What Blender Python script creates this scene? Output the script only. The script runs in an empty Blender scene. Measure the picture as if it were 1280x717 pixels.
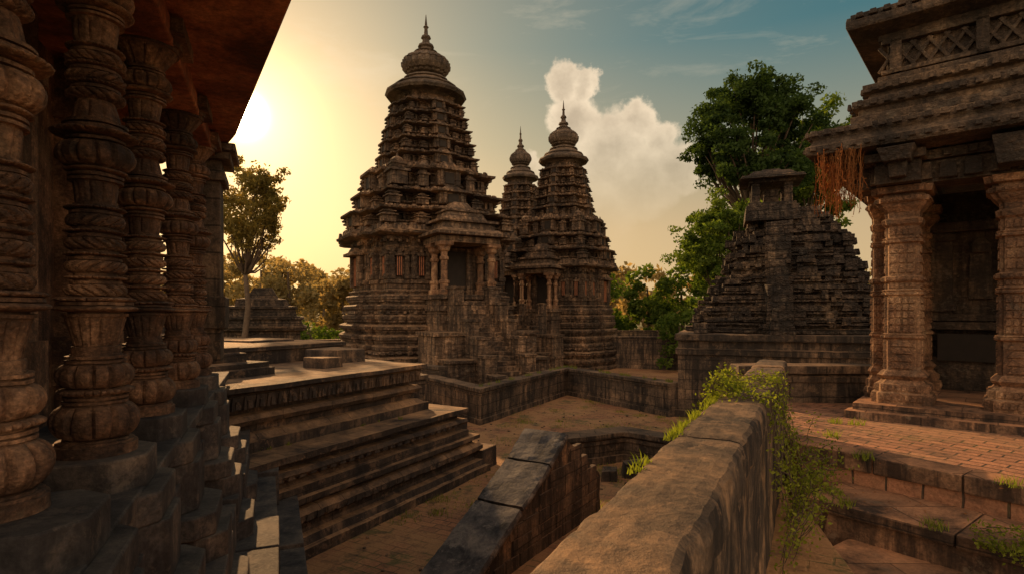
import bpy, math, random
import numpy as np
from mathutils import Vector, noise, Matrix
random.seed(7); rng=np.random.default_rng(7)
scene=bpy.context.scene
col=scene.collection
rad=math.radians
# ------------------------------------------------------------------ node helpers
class NT:
    def __init__(s,nt): s.nt=nt; s.n=nt.nodes; s.l=nt.links
    def new(s,t,**k):
        nd=s.n.new(t)
        for a,b in k.items(): setattr(nd,a,b)
        return nd
    def link(s,a,b): s.l.new(a,b)
    def val(s,sock,v):
        if isinstance(v,bpy.types.NodeSocket): s.l.new(v,sock)
        else: sock.default_value=v
    def math(s,op,a,b=0.0,c=None,clamp=False):
        nd=s.new('ShaderNodeMath',operation=op); nd.use_clamp=clamp
        s.val(nd.inputs[0],a); s.val(nd.inputs[1],b)
        if c is not None: s.val(nd.inputs[2],c)
        return nd.outputs[0]
    def vmath(s,op,a,b=(0,0,0),out=0,scale=None):
        nd=s.new('ShaderNodeVectorMath',operation=op)
        s.val(nd.inputs[0],a)
        if op!='NORMALIZE': s.val(nd.inputs[1],b)
        if scale is not None: s.val(nd.inputs['Scale'],scale)
        return nd.outputs[out]
    def noise(s,vec,scale,detail=4,rough=.6,dist=0,color=False):
        nd=s.new('ShaderNodeTexNoise'); s.link(vec,nd.inputs['Vector'])
        nd.inputs['Scale'].default_value=scale; nd.inputs['Detail'].default_value=detail
        nd.inputs['Roughness'].default_value=rough; nd.inputs['Distortion'].default_value=dist
        return nd.outputs[1 if color else 0]
    def vor(s,vec,scale,feature='F1'):
        nd=s.new('ShaderNodeTexVoronoi',feature=feature); s.link(vec,nd.inputs['Vector'])
        nd.inputs['Scale'].default_value=scale
        return nd.outputs[0]
    def ramp(s,fac,stops,interp='LINEAR'):
        nd=s.new('ShaderNodeValToRGB'); nd.color_ramp.interpolation=interp
        e=nd.color_ramp.elements
        while len(e)<len(stops): e.new(.5)
        for i,(p,c) in enumerate(stops):
            e[i].position=p; e[i].color=(c[0],c[1],c[2],1) if not isinstance(c,(int,float)) else (c,c,c,1)
        s.val(nd.inputs[0],fac); return nd.outputs[0]
    def mix(s,fac,a,b,blend='MIX'):
        nd=s.new('ShaderNodeMix',data_type='RGBA',blend_type=blend)
        s.val(nd.inputs[0],fac)
        for k,v in ((6,a),(7,b)):
            if isinstance(v,(tuple,list)): nd.inputs[k].default_value=(v[0],v[1],v[2],1)
            else: s.link(v,nd.inputs[k])
        return nd.outputs[2]
    def mapr(s,v,a,b,c=0,d=1,smooth=False):
        nd=s.new('ShaderNodeMapRange')
        if smooth: nd.interpolation_type='SMOOTHSTEP'
        s.val(nd.inputs[0],v)
        for i,x in enumerate((a,b,c,d)): nd.inputs[i+1].default_value=x
        return nd.outputs[0]
    def mapping(s,vec,scale=(1,1,1),rot=(0,0,0),loc=(0,0,0)):
        nd=s.new('ShaderNodeMapping'); s.link(vec,nd.inputs[0])
        nd.inputs['Scale'].default_value=scale; nd.inputs['Rotation'].default_value=rot; nd.inputs['Location'].default_value=loc
        return nd.outputs[0]

def newmat(name):
    m=bpy.data.materials.new(name); m.use_nodes=True
    m.node_tree.nodes.clear()
    t=NT(m.node_tree); out=t.new('ShaderNodeOutputMaterial')
    return m,t,out

def stone(name,dark,mid,light,dust=(.30,.19,.11),dustamt=.5,brick=None,carve=0.0,carve_s=4,nscale=.5,
          bump=.6,bdist=.03,streak=.5,lichen=.25,rough=.85,fine=14,gain=1.6,lc=(.36,.31,.24)):
    m,t,out=newmat(name)
    tc=t.new('ShaderNodeTexCoord'); o=tc.outputs['Object']
    oi=t.new('ShaderNodeObjectInfo')
    o2=t.vmath('ADD',o,t.vmath('SCALE',oi.outputs['Location'],scale=.13))
    geo=t.new('ShaderNodeNewGeometry')
    sep=t.new('ShaderNodeSeparateXYZ'); t.link(geo.outputs['Normal'],sep.inputs[0])
    n1=t.noise(o2,nscale,6,.68,.4)
    G=lambda c:tuple(min(.6,x*gain) for x in c)
    c=t.ramp(n1,[(.36,G(dark)),(.51,G(mid)),(.66,G(light))])
    n2=t.noise(o2,fine,5,.72)
    c=t.mix(.9,c,t.ramp(n2,[(.28,.25),(.5,.9),(.72,1.55)]),'MULTIPLY')
    st=t.noise(t.mapping(o2,(2.2,2.2,.22)),1.6,5,.68)
    steep=t.mapr(t.math('ABSOLUTE',sep.outputs[2]),.35,.6,1,0)
    c=t.mix(t.math('MULTIPLY',t.math('MULTIPLY',t.ramp(st,[(.44,0.),(.56,1.)]),streak),steep),c,(dark[0]*.6,dark[1]*.6,dark[2]*.65))
    li=t.ramp(t.noise(o2,2.7,7,.78,.2),[(.55,0.),(.61,1.)])
    c=t.mix(t.math('MULTIPLY',li,lichen),c,lc)
    up=t.mapr(sep.outputs[2],.55,.9)
    c=t.mix(t.math('MULTIPLY',t.math('MULTIPLY',up,t.mapr(n1,.35,.6)),dustamt),c,t.mix(n2,(dust[0]*.6,dust[1]*.6,dust[2]*.6),(dust[0]*1.5,dust[1]*1.5,dust[2]*1.5)))
    h=t.math('MULTIPLY',n2,.9)
    if brick:
        so=t.new('ShaderNodeSeparateXYZ'); t.link(o,so.inputs[0])
        cv=t.new('ShaderNodeCombineXYZ'); t.link(t.math('ADD',so.outputs[0],so.outputs[1]),cv.inputs[0]); t.link(so.outputs[2],cv.inputs[1])
        selv=t.new('ShaderNodeMix',data_type='VECTOR'); t.link(t.math('GREATER_THAN',t.math('ABSOLUTE',sep.outputs[2]),.75),selv.inputs[0])
        t.link(cv.outputs[0],selv.inputs[4]); t.link(o,selv.inputs[5])
        wob=t.vmath('ADD',selv.outputs[1],t.vmath('SCALE',t.noise(o,2.0,1,.5,color=True),scale=.05))
        bt=t.new('ShaderNodeTexBrick'); t.link(wob,bt.inputs['Vector'])
        bt.inputs['Scale'].default_value=1; bt.inputs['Brick Width'].default_value=brick[0]; bt.inputs['Row Height'].default_value=brick[1]
        bt.inputs['Mortar Size'].default_value=brick[2] if len(brick)>2 else .012
        bc=brick[3] if len(brick)>3 else 1
        bt.inputs['Color1'].default_value=(1-.35*bc,1-.36*bc,1-.36*bc,1); bt.inputs['Color2'].default_value=(1+.25*bc,1+.18*bc,1+.1*bc,1); bt.inputs['Mortar'].default_value=(.28,.26,.24,1)
        c=t.mix(.85,c,bt.outputs[0],'MULTIPLY')
        h=t.math('SUBTRACT',h,t.math('MULTIPLY',bt.outputs[1],1.1))
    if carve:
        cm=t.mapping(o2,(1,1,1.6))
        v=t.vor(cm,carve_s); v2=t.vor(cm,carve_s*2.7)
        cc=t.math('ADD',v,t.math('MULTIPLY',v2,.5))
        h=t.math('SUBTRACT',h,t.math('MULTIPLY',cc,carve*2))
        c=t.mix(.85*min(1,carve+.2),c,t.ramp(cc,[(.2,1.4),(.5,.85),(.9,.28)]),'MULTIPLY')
    b=t.new('ShaderNodeBump'); b.inputs['Strength'].default_value=bump; b.inputs['Distance'].default_value=bdist*2
    t.link(h,b.inputs['Height'])
    p=t.new('ShaderNodeBsdfPrincipled'); t.link(c,p.inputs['Base Color']); t.link(b.outputs[0],p.inputs['Normal'])
    t.link(t.mapr(n2,.2,.8,rough-.2,rough+.1),p.inputs['Roughness'])
    p.inputs['Specular IOR Level'].default_value=.4
    t.link(p.outputs[0],out.inputs[0]); return m

def simple(name,c,rough=.8):
    m,t,out=newmat(name); tc=t.new('ShaderNodeTexCoord')
    n=t.noise(tc.outputs['Object'],5,4,.6)
    cc=t.mix(1,c,t.ramp(n,[(.3,.6),(.7,1.3)]),'MULTIPLY')
    p=t.new('ShaderNodeBsdfPrincipled'); t.link(cc,p.inputs['Base Color']); p.inputs['Roughness'].default_value=rough
    t.link(p.outputs[0],out.inputs[0]); return m

def leafmat(name,a,b,trans=.5,tb=(1.6,1.7,.6)):
    m,t,out=newmat(name); g=t.new('ShaderNodeNewGeometry'); tc=t.new('ShaderNodeTexCoord')
    n=t.noise(tc.outputs['Object'],.35,2,.6)
    f=t.math('ADD',t.math('MULTIPLY',g.outputs['Random Per Island'],.5),t.math('MULTIPLY',n,.7))
    c=t.ramp(f,[(.25,a),(.8,b)])
    d=t.new('ShaderNodeBsdfDiffuse'); t.link(c,d.inputs[0])
    tr=t.new('ShaderNodeBsdfTranslucent'); t.link(t.mix(1,c,tb,'MULTIPLY'),tr.inputs[0])
    mx=t.new('ShaderNodeMixShader'); mx.inputs[0].default_value=trans
    t.link(d.outputs[0],mx.inputs[1]); t.link(tr.outputs[0],mx.inputs[2]); t.link(mx.outputs[0],out.inputs[0]); return m

# ------------------------------------------------------------------ mesh builder
def nz(p,a,f=1.3):
    v=noise.noise_vector(Vector((p[0]*f,p[1]*f,p[2]*f)))
    return (p[0]+v.x*a,p[1]+v.y*a,p[2]+v.z*a*.6)
class MB:
    def __init__(s): s.v=[]; s.f=[]
    def box(s,c,d,rz=0,taper=1.0,jit=0.0,rx=0,ry=0):
        b=len(s.v); R=Matrix.Rotation(rz,3,'Z')@Matrix.Rotation(rx,3,'X')@Matrix.Rotation(ry,3,'Y')
        for k in (-1,1):
            tp=taper if k>0 else 1
            for (i,j) in ((-1,-1),(1,-1),(1,1),(-1,1)):
                q=R@Vector((i*d[0]/2*tp,j*d[1]/2*tp,k*d[2]/2))
                if jit: q+=Vector((random.uniform(-jit,jit) for _ in range(3)))
                s.v.append((c[0]+q.x,c[1]+q.y,c[2]+q.z))
        s.f+= [tuple(b+i for i in t) for t in ((0,3,2,1),(4,5,6,7),(0,1,5,4),(1,2,6,5),(2,3,7,6),(3,0,4,7))]
    def loft(s,rings,cap=True):
        b=len(s.v); n=len(rings[0])
        for r in rings: s.v+=[tuple(p) for p in r]
        for k in range(len(rings)-1):
            for i in range(n):
                j=(i+1)%n
                s.f.append((b+k*n+i,b+k*n+j,b+(k+1)*n+j,b+(k+1)*n+i))
        if cap:
            s.f.append(tuple(b+i for i in range(n))[::-1]); e=b+(len(rings)-1)*n
            s.f.append(tuple(e+i for i in range(n)))
    def lathe(s,prof,n=24,c=(0,0,0),rot=0):
        s.loft([[ (c[0]+r*math.cos(rot+2*math.pi*i/n),c[1]+r*math.sin(rot+2*math.pi*i/n),c[2]+z) for i in range(n)] for z,r in prof])
    def prism(s,poly,z0,z1,step=0,jit=0):
        if step: poly=resample(poly,step)
        nzs=max(1,int((z1-z0)/step)) if step else 1
        rings=[]
        for k in range(nzs+1):
            z=z0+(z1-z0)*k/nzs
            rings.append([nz((x,y,z),jit) if jit else (x,y,z) for x,y in poly])
        s.loft(rings)
    def tube(s,pts,rs,n=6):
        rings=[]; pts=[Vector(p) for p in pts]
        for i,p in enumerate(pts):
            d=(pts[min(i+1,len(pts)-1)]-pts[max(i-1,0)]).normalized()
            ref=Vector((1,0,0)) if abs(d.x)<.9 else Vector((0,1,0))
            a=(ref-d*ref.dot(d)).normalized(); bb=d.cross(a)
            rings.append([tuple(p+(a*math.cos(2*math.pi*k/n)+bb*math.sin(2*math.pi*k/n))*rs[i]) for k in range(n)])
        s.loft(rings)
    def obj(s,name,mat,parent=None,loc=(0,0,0),rot=0,bevel=0,smooth=False,scale=(1,1,1)):
        me=bpy.data.meshes.new(name); me.from_pydata(s.v,[],s.f); me.update()
        me.materials.append(mat)
        o=bpy.data.objects.new(name,me); col.objects.link(o)
        o.location=loc; o.rotation_euler=(0,0,rot); o.scale=scale
        if parent: o.parent=parent
        if smooth: me.polygons.foreach_set('use_smooth',[True]*len(me.polygons))
        if bevel:
            bm=o.modifiers.new('bevel','BEVEL'); bm.width=bevel; bm.segments=2; bm.limit_method='ANGLE'; bm.angle_limit=rad(40)
        return o
def empty(name,loc=(0,0,0),rot=0,scale=(1,1,1)):
    e=bpy.data.objects.new(name,None); col.objects.link(e); e.location=loc; e.rotation_euler=(0,0,rot); e.scale=scale; e.empty_display_size=.5
    return e
def resample(poly,step):
    out=[]; n=len(poly)
    for i in range(n):
        a=poly[i]; b=poly[(i+1)%n]; L=math.dist(a,b); k=max(1,int(L/step))
        for j in range(k): out.append((a[0]+(b[0]-a[0])*j/k,a[1]+(b[1]-a[1])*j/k))
    return out
def moulded(mb,x0,x1,y0,y1,prof,step=.35,jit=.02,ex=1,ey=1):
    base=resample([(x0,y0),(x1,y0),(x1,y1),(x0,y1)],step)
    cx,cy=(x0+x1)/2,(y0+y1)/2; hx,hy=(x1-x0)/2,(y1-y0)/2
    rings=[]
    for z,ins in prof:
        rings.append([nz((cx+(x-cx)*(hx-ins)/hx,cy+(y-cy)*(hy-ins)/hy,z),jit) for x,y in base])
    mb.loft(rings)
def leaves(name,mat,C,size,parent=None,aspect=.55,flat=0.0):
    N=len(C)
    a=rng.normal(size=(N,3)); a/=np.linalg.norm(a,axis=1)[:,None]
    b=rng.normal(size=(N,3)); b-=a*(a*b).sum(1)[:,None]; b/=np.linalg.norm(b,axis=1)[:,None]
    sz=(size*rng.uniform(.6,1.3,N))[:,None]
    a*=sz; b*=sz*aspect
    V=np.stack([C-a,C-b*.9-a*.1,C+a,C+b*.9-a*.1],1).reshape(-1,3)
    F=np.arange(N*4).reshape(N,4)
    me=bpy.data.meshes.new(name); me.from_pydata(V.tolist(),[],F.tolist()); me.materials.append(mat)
    o=bpy.data.objects.new(name,me); col.objects.link(o)
    if parent: o.parent=parent
    return o

# ------------------------------------------------------------------ materials
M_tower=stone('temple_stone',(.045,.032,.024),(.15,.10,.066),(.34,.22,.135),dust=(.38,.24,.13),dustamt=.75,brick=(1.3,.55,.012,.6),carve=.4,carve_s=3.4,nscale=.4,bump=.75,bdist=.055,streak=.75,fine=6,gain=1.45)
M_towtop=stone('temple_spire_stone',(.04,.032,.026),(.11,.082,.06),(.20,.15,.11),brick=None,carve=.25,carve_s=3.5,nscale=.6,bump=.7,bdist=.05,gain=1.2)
M_shade=simple('opening_shade',(.016,.011,.008))  # near-black colour painted in for the shade inside doors, windows and niches
M_red=simple('red_lattice',(.30,.12,.06))
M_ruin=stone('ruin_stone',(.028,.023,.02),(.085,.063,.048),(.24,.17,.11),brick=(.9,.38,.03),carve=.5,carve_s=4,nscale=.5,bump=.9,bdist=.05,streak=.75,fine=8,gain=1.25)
M_wall=stone('wall_stone',(.032,.027,.023),(.11,.08,.058),(.28,.19,.12),brick=(1.0,.42,.014),nscale=.55,bump=.8,bdist=.03,streak=.85,lichen=.3,gain=1.25,lc=(.32,.22,.14))
M_terr=stone('terrace_stone',(.024,.021,.021),(.075,.057,.046),(.24,.155,.095),dust=(.46,.28,.145),dustamt=.7,brick=(1.3,.6,.008,.7),nscale=.7,bump=.9,bdist=.022,streak=.65,lichen=.4,fine=14,gain=1.15,lc=(.32,.21,.135))
M_par=stone('parapet_stone',(.024,.02,.018),(.085,.06,.042),(.27,.165,.09),dust=(.18,.125,.08),dustamt=.4,nscale=1.7,bump=1,bdist=.012,streak=.95,lichen=.55,fine=18,gain=1.25,lc=(.30,.195,.12))
M_blk=stone('basalt_block',(.02,.019,.022),(.055,.051,.051),(.15,.12,.098),dust=(.10,.085,.07),dustamt=.4,nscale=1.8,bump=.6,bdist=.006,streak=.5,lichen=.4,fine=24,gain=1.25,lc=(.19,.155,.125),rough=.9)
M_wed=stone('wedge_coping_stone',(.018,.019,.022),(.05,.05,.055),(.17,.15,.13),dust=(.14,.125,.115),dustamt=.5,nscale=2.2,bump=.8,bdist=.01,streak=.2,lichen=.75,fine=18,gain=1.2,lc=(.22,.20,.18))
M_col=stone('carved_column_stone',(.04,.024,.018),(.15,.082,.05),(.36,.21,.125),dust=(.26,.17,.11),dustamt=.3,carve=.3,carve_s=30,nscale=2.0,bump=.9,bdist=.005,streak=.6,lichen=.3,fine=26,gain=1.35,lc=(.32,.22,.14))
M_ceil=stone('eave_stone',(.07,.025,.014),(.22,.075,.035),(.36,.15,.07),nscale=.9,bump=.6,bdist=.02,streak=.2,lichen=.05,fine=12,gain=1.6)
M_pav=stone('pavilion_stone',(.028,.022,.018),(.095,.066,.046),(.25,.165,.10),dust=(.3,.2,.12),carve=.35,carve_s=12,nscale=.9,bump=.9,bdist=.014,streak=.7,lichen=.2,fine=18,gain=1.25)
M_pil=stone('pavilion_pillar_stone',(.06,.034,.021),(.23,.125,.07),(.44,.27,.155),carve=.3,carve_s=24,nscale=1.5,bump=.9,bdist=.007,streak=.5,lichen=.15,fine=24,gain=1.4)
M_bark=simple('bark',(.09,.065,.045),.95)

def paving(name,c1,c2,mortar,dirt,bw,bh,grass=.5,dirtamt=.6,rot=0,dth=(.44,.6)):
    m,t,out=newmat(name); tc=t.new('ShaderNodeTexCoord'); o=t.mapping(tc.outputs['Object'],rot=(0,0,rot))
    w=t.vmath('ADD',o,t.vmath('SCALE',t.noise(o,1.5,2,.5,color=True),scale=.10))
    bt=t.new('ShaderNodeTexBrick'); t.link(w,bt.inputs['Vector'])
    for k,v in (('Scale',1),('Brick Width',bw),('Row Height',bh),('Mortar Size',.014),('Mortar Smooth',.4)): bt.inputs[k].default_value=v
    bt.inputs['Color1'].default_value=(*c1,1); bt.inputs['Color2'].default_value=(*c2,1); bt.inputs['Mortar'].default_value=(*mortar,1)
    nf=t.noise(o,22,5,.75)
    c=t.mix(.85,bt.outputs[0],t.ramp(nf,[(.25,.4),(.75,1.5)]),'MULTIPLY')
    big=t.noise(o,.55,6,.7,.3)
    dm=t.math('MULTIPLY',t.ramp(big,[(dth[0],0.),(dth[1],1.)]),dirtamt)
    c=t.mix(dm,c,t.mix(nf,(dirt[0]*.5,dirt[1]*.5,dirt[2]*.5),dirt))
    g=t.ramp(t.math('ADD',t.noise(o,.8,6,.78),t.math('MULTIPLY',bt.outputs[1],.06)),[(.56,0.),(.64,1.)])
    c=t.mix(t.math('MULTIPLY',g,grass),c,(.10,.11,.035))
    c=t.mix(t.ramp(t.noise(o,2.2,4,.7),[(.53,0.),(.70,.75)]),c,(.05,.035,.028))
    h=t.math('SUBTRACT',nf,t.math('MULTIPLY',t.math('MULTIPLY',bt.outputs[1],t.math('SUBTRACT',1.1,dm)),1.0))
    b=t.new('ShaderNodeBump'); b.inputs['Strength'].default_value=.9; b.inputs['Distance'].default_value=.035; t.link(h,b.inputs['Height'])
    p=t.new('ShaderNodeBsdfPrincipled'); t.link(c,p.inputs['Base Color']); t.link(b.outputs[0],p.inputs['Normal']); p.inputs['Roughness'].default_value=.82
    t.link(p.outputs[0],out.inputs[0]); return m
M_pave=paving('courtyard_brick_paving',(.44,.20,.095),(.27,.125,.068),(.09,.06,.04),(.56,.31,.14),.42,.22,.8,.9,rad(27.9),(.38,.54))
M_plat=paving('platform_brick_paving',(.52,.25,.14),(.30,.15,.09),(.07,.05,.035),(.52,.32,.18),.36,.18,.5,.55,rad(54))
M_step=stone('step_stone',(.04,.027,.021),(.14,.085,.055),(.32,.19,.115),dust=(.46,.24,.13),dustamt=.85,brick=(.8,.6,.008),nscale=1.3,bump=.8,bdist=.012,streak=.85,lichen=.25,fine=24,gain=1.3)

def groundmat():
    m,t,out=newmat('grass_and_earth'); tc=t.new('ShaderNodeTexCoord'); o=tc.outputs['Object']
    n=t.noise(o,.12,6,.65); c=t.ramp(n,[(.35,(.05,.07,.02)),(.52,(.11,.12,.035)),(.68,(.26,.17,.09))])
    c=t.mix(.7,c,t.ramp(t.noise(o,6,4,.7),[(.25,.5),(.75,1.4)]),'MULTIPLY')
    p=t.new('ShaderNodeBsdfPrincipled'); t.link(c,p.inputs['Base Color']); p.inputs['Roughness'].default_value=.95
    t.link(p.outputs[0],out.inputs[0]); return m
M_ground=groundmat()

# ------------------------------------------------------------------ ground
g=MB(); g.v=[(-900,-300,0),(900,-300,0),(900,1500,0),(-900,1500,0)]; g.f=[(0,1,2,3)]; g.obj('ground',M_ground)
g=MB(); nx,ny=90,110
X0,X1,Y0,Y1=-16,16,2,46
for j in range(ny+1):
    for i in range(nx+1):
        x=X0+(X1-X0)*i/nx; y=Y0+(Y1-Y0)*j/ny
        g.v.append((x,y,.05+.025*noise.noise(Vector((x*.5,y*.5,0)))+.012*noise.noise(Vector((x*2,y*2,3)))))
for j in range(ny):
    for i in range(nx):
        a=j*(nx+1)+i; g.f.append((a,a+1,a+nx+2,a+nx+1))
g.obj('courtyard_paving',M_pave,smooth=True)

# ------------------------------------------------------------------ towers
FACE=[(.84,-.84),(.84,-.56),(.92,-.56),(.92,-.3),(1,-.3),(1,.3),(.92,.3),(.92,.56),(.84,.56)]
PLAN=[]
for k in range(4):
    for x,y in FACE:
        for _ in range(k): x,y=-y,x
        PLAN.append((x,y))
def mould(z0,z1,r0,r1,n,o):
    out=[]; h=(z1-z0)/n
    for i in range(n):
        z=z0+i*h; r=r0+(r1-r0)*(i/n); oo=o*(.7+.6*((i*37)%5)/4)
        out+=[(z+.01,r+oo*.3),(z+.12*h,r+oo),(z+.42*h,r+oo*1.15),(z+.56*h,r+oo*.5),(z+.6*h,r-oo*.9),(z+.8*h,r-oo*.9),(z+.84*h,r-oo*.2),(z+.98*h,r-oo*.2)]
    return out
def tower(loc,rotd,sx,sz,seed,stairs=True):
    random.seed(seed)
    root=empty('stone_temple_tower',loc,rad(rotd),(sx,sx,sz))
    P=[(-.5,6.2)]+mould(0,2.1,6.15,5.95,3,.2)+mould(2.1,5.9,5.7,5.05,6,.19)
    P+=[(5.95,4.85),(6.3,4.85),(6.32,4.98),(6.55,4.98),(6.6,4.75),(7.3,4.75),(7.32,4.86),(7.44,4.86),(7.46,4.75),(8.3,4.75),(8.35,4.95),(8.6,5.05),(8.65,4.8),(9.0,4.8),(9.1,5.0),(9.25,5.05),(9.3,5.55),(9.38,5.9),(9.52,5.95),(9.62,5.75),(9.9,5.3),(9.95,5.1),(10.1,5.1)]
    tiers=[(10.1,11.4,4.95,.62),(11.4,12.7,4.4,.62),(12.7,14.4,3.85,1.0),(14.4,15.5,3.0,.52),(15.5,16.5,2.82,.5),(16.5,17.45,2.62,.5),(17.45,18.35,2.43,.5),(18.35,19.2,2.24,.5)]
    for z0,z1,r,mh in tiers:
        h=z1-z0
        P+=[(z0+.02,r*.95),(z0+.08*h,r*1.0),(z0+.15*h,r*1.0),(z0+.17*h,r*.87),(z0+.48*h,r*.87),(z0+.50*h,r*.94),(z0+.54*h,r*.94),(z0+.55*h,r*.89),(z0+.58*h,r*.89),(z0+.60*h,r*1.03),(z0+.64*h,r*1.14),(z0+.73*h,r*1.15),(z0+.76*h,r*1.05),(z0+.86*h,r*.96),(z0+.88*h,r*.87),(z0+.99*h,r*.87)]
    P+=[(19.25,1.9),(19.5,1.75),(19.7,1.9)]
    mb=MB(); mb.loft([[nz((x*r,y*r,z),.05,.9) for x,y in PLAN] for z,r in P]); 
    mb.obj('tower_body',M_tower,root)
    mb=MB()
    mb.lathe([(19.6,1.9),(19.72,2.1),(19.78,2.78),(19.95,2.92),(20.1,2.86),(20.2,2.55),(20.45,2.2),(20.5,2.3),(20.6,2.25),(20.75,1.85),(21.0,1.5),(21.05,1.65),(21.15,1.6),(21.3,1.1),(21.45,.95)],16)
    rings=[]
    for z,r in [(21.4,.95),(21.48,1.3),(21.58,1.4),(21.63,1.22),(21.7,1.45),(22.0,1.68),(22.3,1.70),(22.38,1.55),(22.42,1.62),(22.6,1.5),(22.8,1.2),(22.85,1.0),(22.9,1.05),(23.0,.85),(23.1,.7)]:
        rings.append([((r*(1+.05*math.cos(20*a)))*math.cos(a),(r*(1+.05*math.cos(20*a)))*math.sin(a),z) for a in [2*math.pi*i/100 for i in range(100)]])
    mb.loft(rings)
    mb.lathe([(23.05,.72),(23.15,.85),(23.22,.6),(23.45,.42),(23.55,.58),(23.7,.52),(23.8,.3),(24.1,.24),(24.2,.36),(24.35,.3),(24.45,.15),(24.9,.12),(25.0,.2),(25.1,.1),(25.9,.02)],20)
    mb.obj('spire_finial',M_towtop,root)
    orn=MB(); drk=MB(); red=MB()
    def face_pt(k,t,r,out=0):
        x,y=r+out,t
        for _ in range(k): x,y=-y,x
        return x,y
    def mini(x,y,z,w,h,ang):
        orn.box((x,y,z+h*.22),(w,w,h*.44),ang)
        orn.box((x,y,z+h*.48),(w*1.3,w*1.3,h*.08),ang)
        orn.box((x,y,z+h*.6),(w*.85,w*.85,h*.16),ang,.85)
        orn.box((x,y,z+h*.71),(w*1.05,w*1.05,h*.06),ang)
        orn.lathe([(0,w*.42),(h*.1,w*.45),(h*.2,w*.25),(h*.24,w*.1),(h*.36,.02)],8,(x,y,z+h*.74))
    for ti,(z0,z1,r,mh) in enumerate(tiers):
        h=z1-z0
        for k in range(4):
            ang=k*math.pi/2
            w=r*.42
            x,y=face_pt(k,0,r*1.0,.02); orn.box((x,y,z0+h*.36),(r*.16,w,h*.62),ang)
            x,y=face_pt(k,0,r*1.0,.05); orn.box((x,y,z0+h*.70),(r*.3,w*1.3,h*.1),ang)
            orn.box((x,y,z0+h*.86),(r*.14,w*.85,h*.24),ang,.55)
            x,y=face_pt(k,0,r*1.085,.03)
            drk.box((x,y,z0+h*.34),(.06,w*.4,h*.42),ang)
            for sg in (-1,1):
                x,y=face_pt(k,sg*w*.33,r*1.085,.03); orn.box((x,y,z0+h*.36),(.14,w*.14,h*.56),ang)
                if random.random()<.93:
                    x,y=face_pt(k,sg*r*.43,r*.92,.03); mini(x,y,z0-.02,r*.16,h*mh*.95,ang)
                for q in (.6,.7,.8):
                    x,y=face_pt(k,sg*r*q,r*.765,.0); orn.box((x,y,z0+h*.33),(.2,r*.035,h*.34),ang)
                for q in (.65,.75):
                    x,y=face_pt(k,sg*r*q,r*.73,.01); drk.box((x,y,z0+h*.33),(.06,r*.05,h*.26),ang)
            nn=int(r*5)
            for i in range(nn):
                tt=-.84*r+1.68*r*(i+.5)/nn
                rr=r*(1.0 if abs(tt)<.3*r else .92 if abs(tt)<.56*r else .84)
                x,y=face_pt(k,tt,rr,.05)
                if random.random()<.9: orn.box((x,y,z0+h*.82),(.18,r*.09,h*.15),ang,.5)
        for sx_ in (-1,1):
            for sy_ in (-1,1):
                if random.random()<.95: mini(sx_*r*.84,sy_*r*.84,z0-.02,r*(.17 if mh<1 else .27),h*(mh+.1),0)
    for k in range(4):
        ang=k*math.pi/2
        for t in (-.8,-.6,-.52,-.34,.34,.52,.6,.8):
            rr=.84 if abs(t)>.56 else .92
            x,y=face_pt(k,t*4.85,rr*4.85,.05)
            orn.box((x,y,7.45),(.22,.26,1.75),ang); orn.box((x,y,8.2),(.34,.4,.16),ang); orn.box((x,y,6.75),(.34,.4,.3),ang); orn.box((x,y,7.5),(.28,.32,.12),ang)
        for t in (-.7,.7,-.43,.43):
            rr=.84 if abs(t)>.56 else .92
            x,y=face_pt(k,t*4.85,rr*4.85,.03)
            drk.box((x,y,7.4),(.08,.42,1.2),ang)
            x,y=face_pt(k,t*4.85,rr*4.85,.1); orn.box((x,y,8.1),(.26,.7,.14),ang); orn.box((x,y,8.28),(.2,.4,.22),ang,.3)
            for q in (-1,0,1):
                x,y=face_pt(k,t*4.85+q*.13,rr*4.85,.1); red.box((x,y,7.4),(.06,.05,1.2),ang)
        if k!=3:
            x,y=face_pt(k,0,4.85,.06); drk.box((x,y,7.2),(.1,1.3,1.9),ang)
            for sg in (-1,1):
                x,y=face_pt(k,sg*.85,4.85,.15); orn.box((x,y,7.25),(.4,.3,2.1),ang)
            x,y=face_pt(k,0,4.85,.3); orn.box((x,y,8.35),(.9,2.4,.2),ang); orn.box((x,y,8.62),(.5,1.7,.3),ang,.6)
            for q in range(-4,5):
                x,y=face_pt(k,q*.14,4.85,.14); red.box((x,y,7.2),(.08,.05,1.9),ang)
        for z,r,dz,dx in ((2.05,6.0,.2,.26),(4.5,5.4,.16,.2),(9.0,5.0,.2,.24),(9.78,5.6,.3,.3)):
            nn=int(r*3.2)
            for i in range(nn):
                tt=-.84*r+1.68*r*(i+.5)/nn
                rr=r*(1.0 if abs(tt)<.3*r else .92 if abs(tt)<.56*r else .84)
                x,y=face_pt(k,tt,rr,.07)
                if random.random()<.93: orn.box((x,y,z),(.22,dx,dz),ang,.7)
    # porch on -y side
    orn.box((0,-5.9,2.3),(3.9,2.6,4.6)); orn.box((0,-5.95,4.75),(4.1,2.8,.3)); orn.box((0,-5.9,5.1),(3.8,2.6,.4)); orn.box((0,-5.95,5.45),(4.15,2.9,.28))
    orn.box((0,-6.0,.6),(4.5,3.1,1.2)); orn.box((0,-5.97,1.6),(4.25,2.9,.4)); orn.box((0,-5.96,3.3),(4.2,2.82,.25))
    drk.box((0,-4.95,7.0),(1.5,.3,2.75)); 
    for sg in (-1,1):
        orn.box((sg*.95,-5.05,7.1),(.35,.5,3.0)); orn.box((sg*1.35,-4.98,7.1),(.3,.4,3.0))
    pil=MB()
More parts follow.
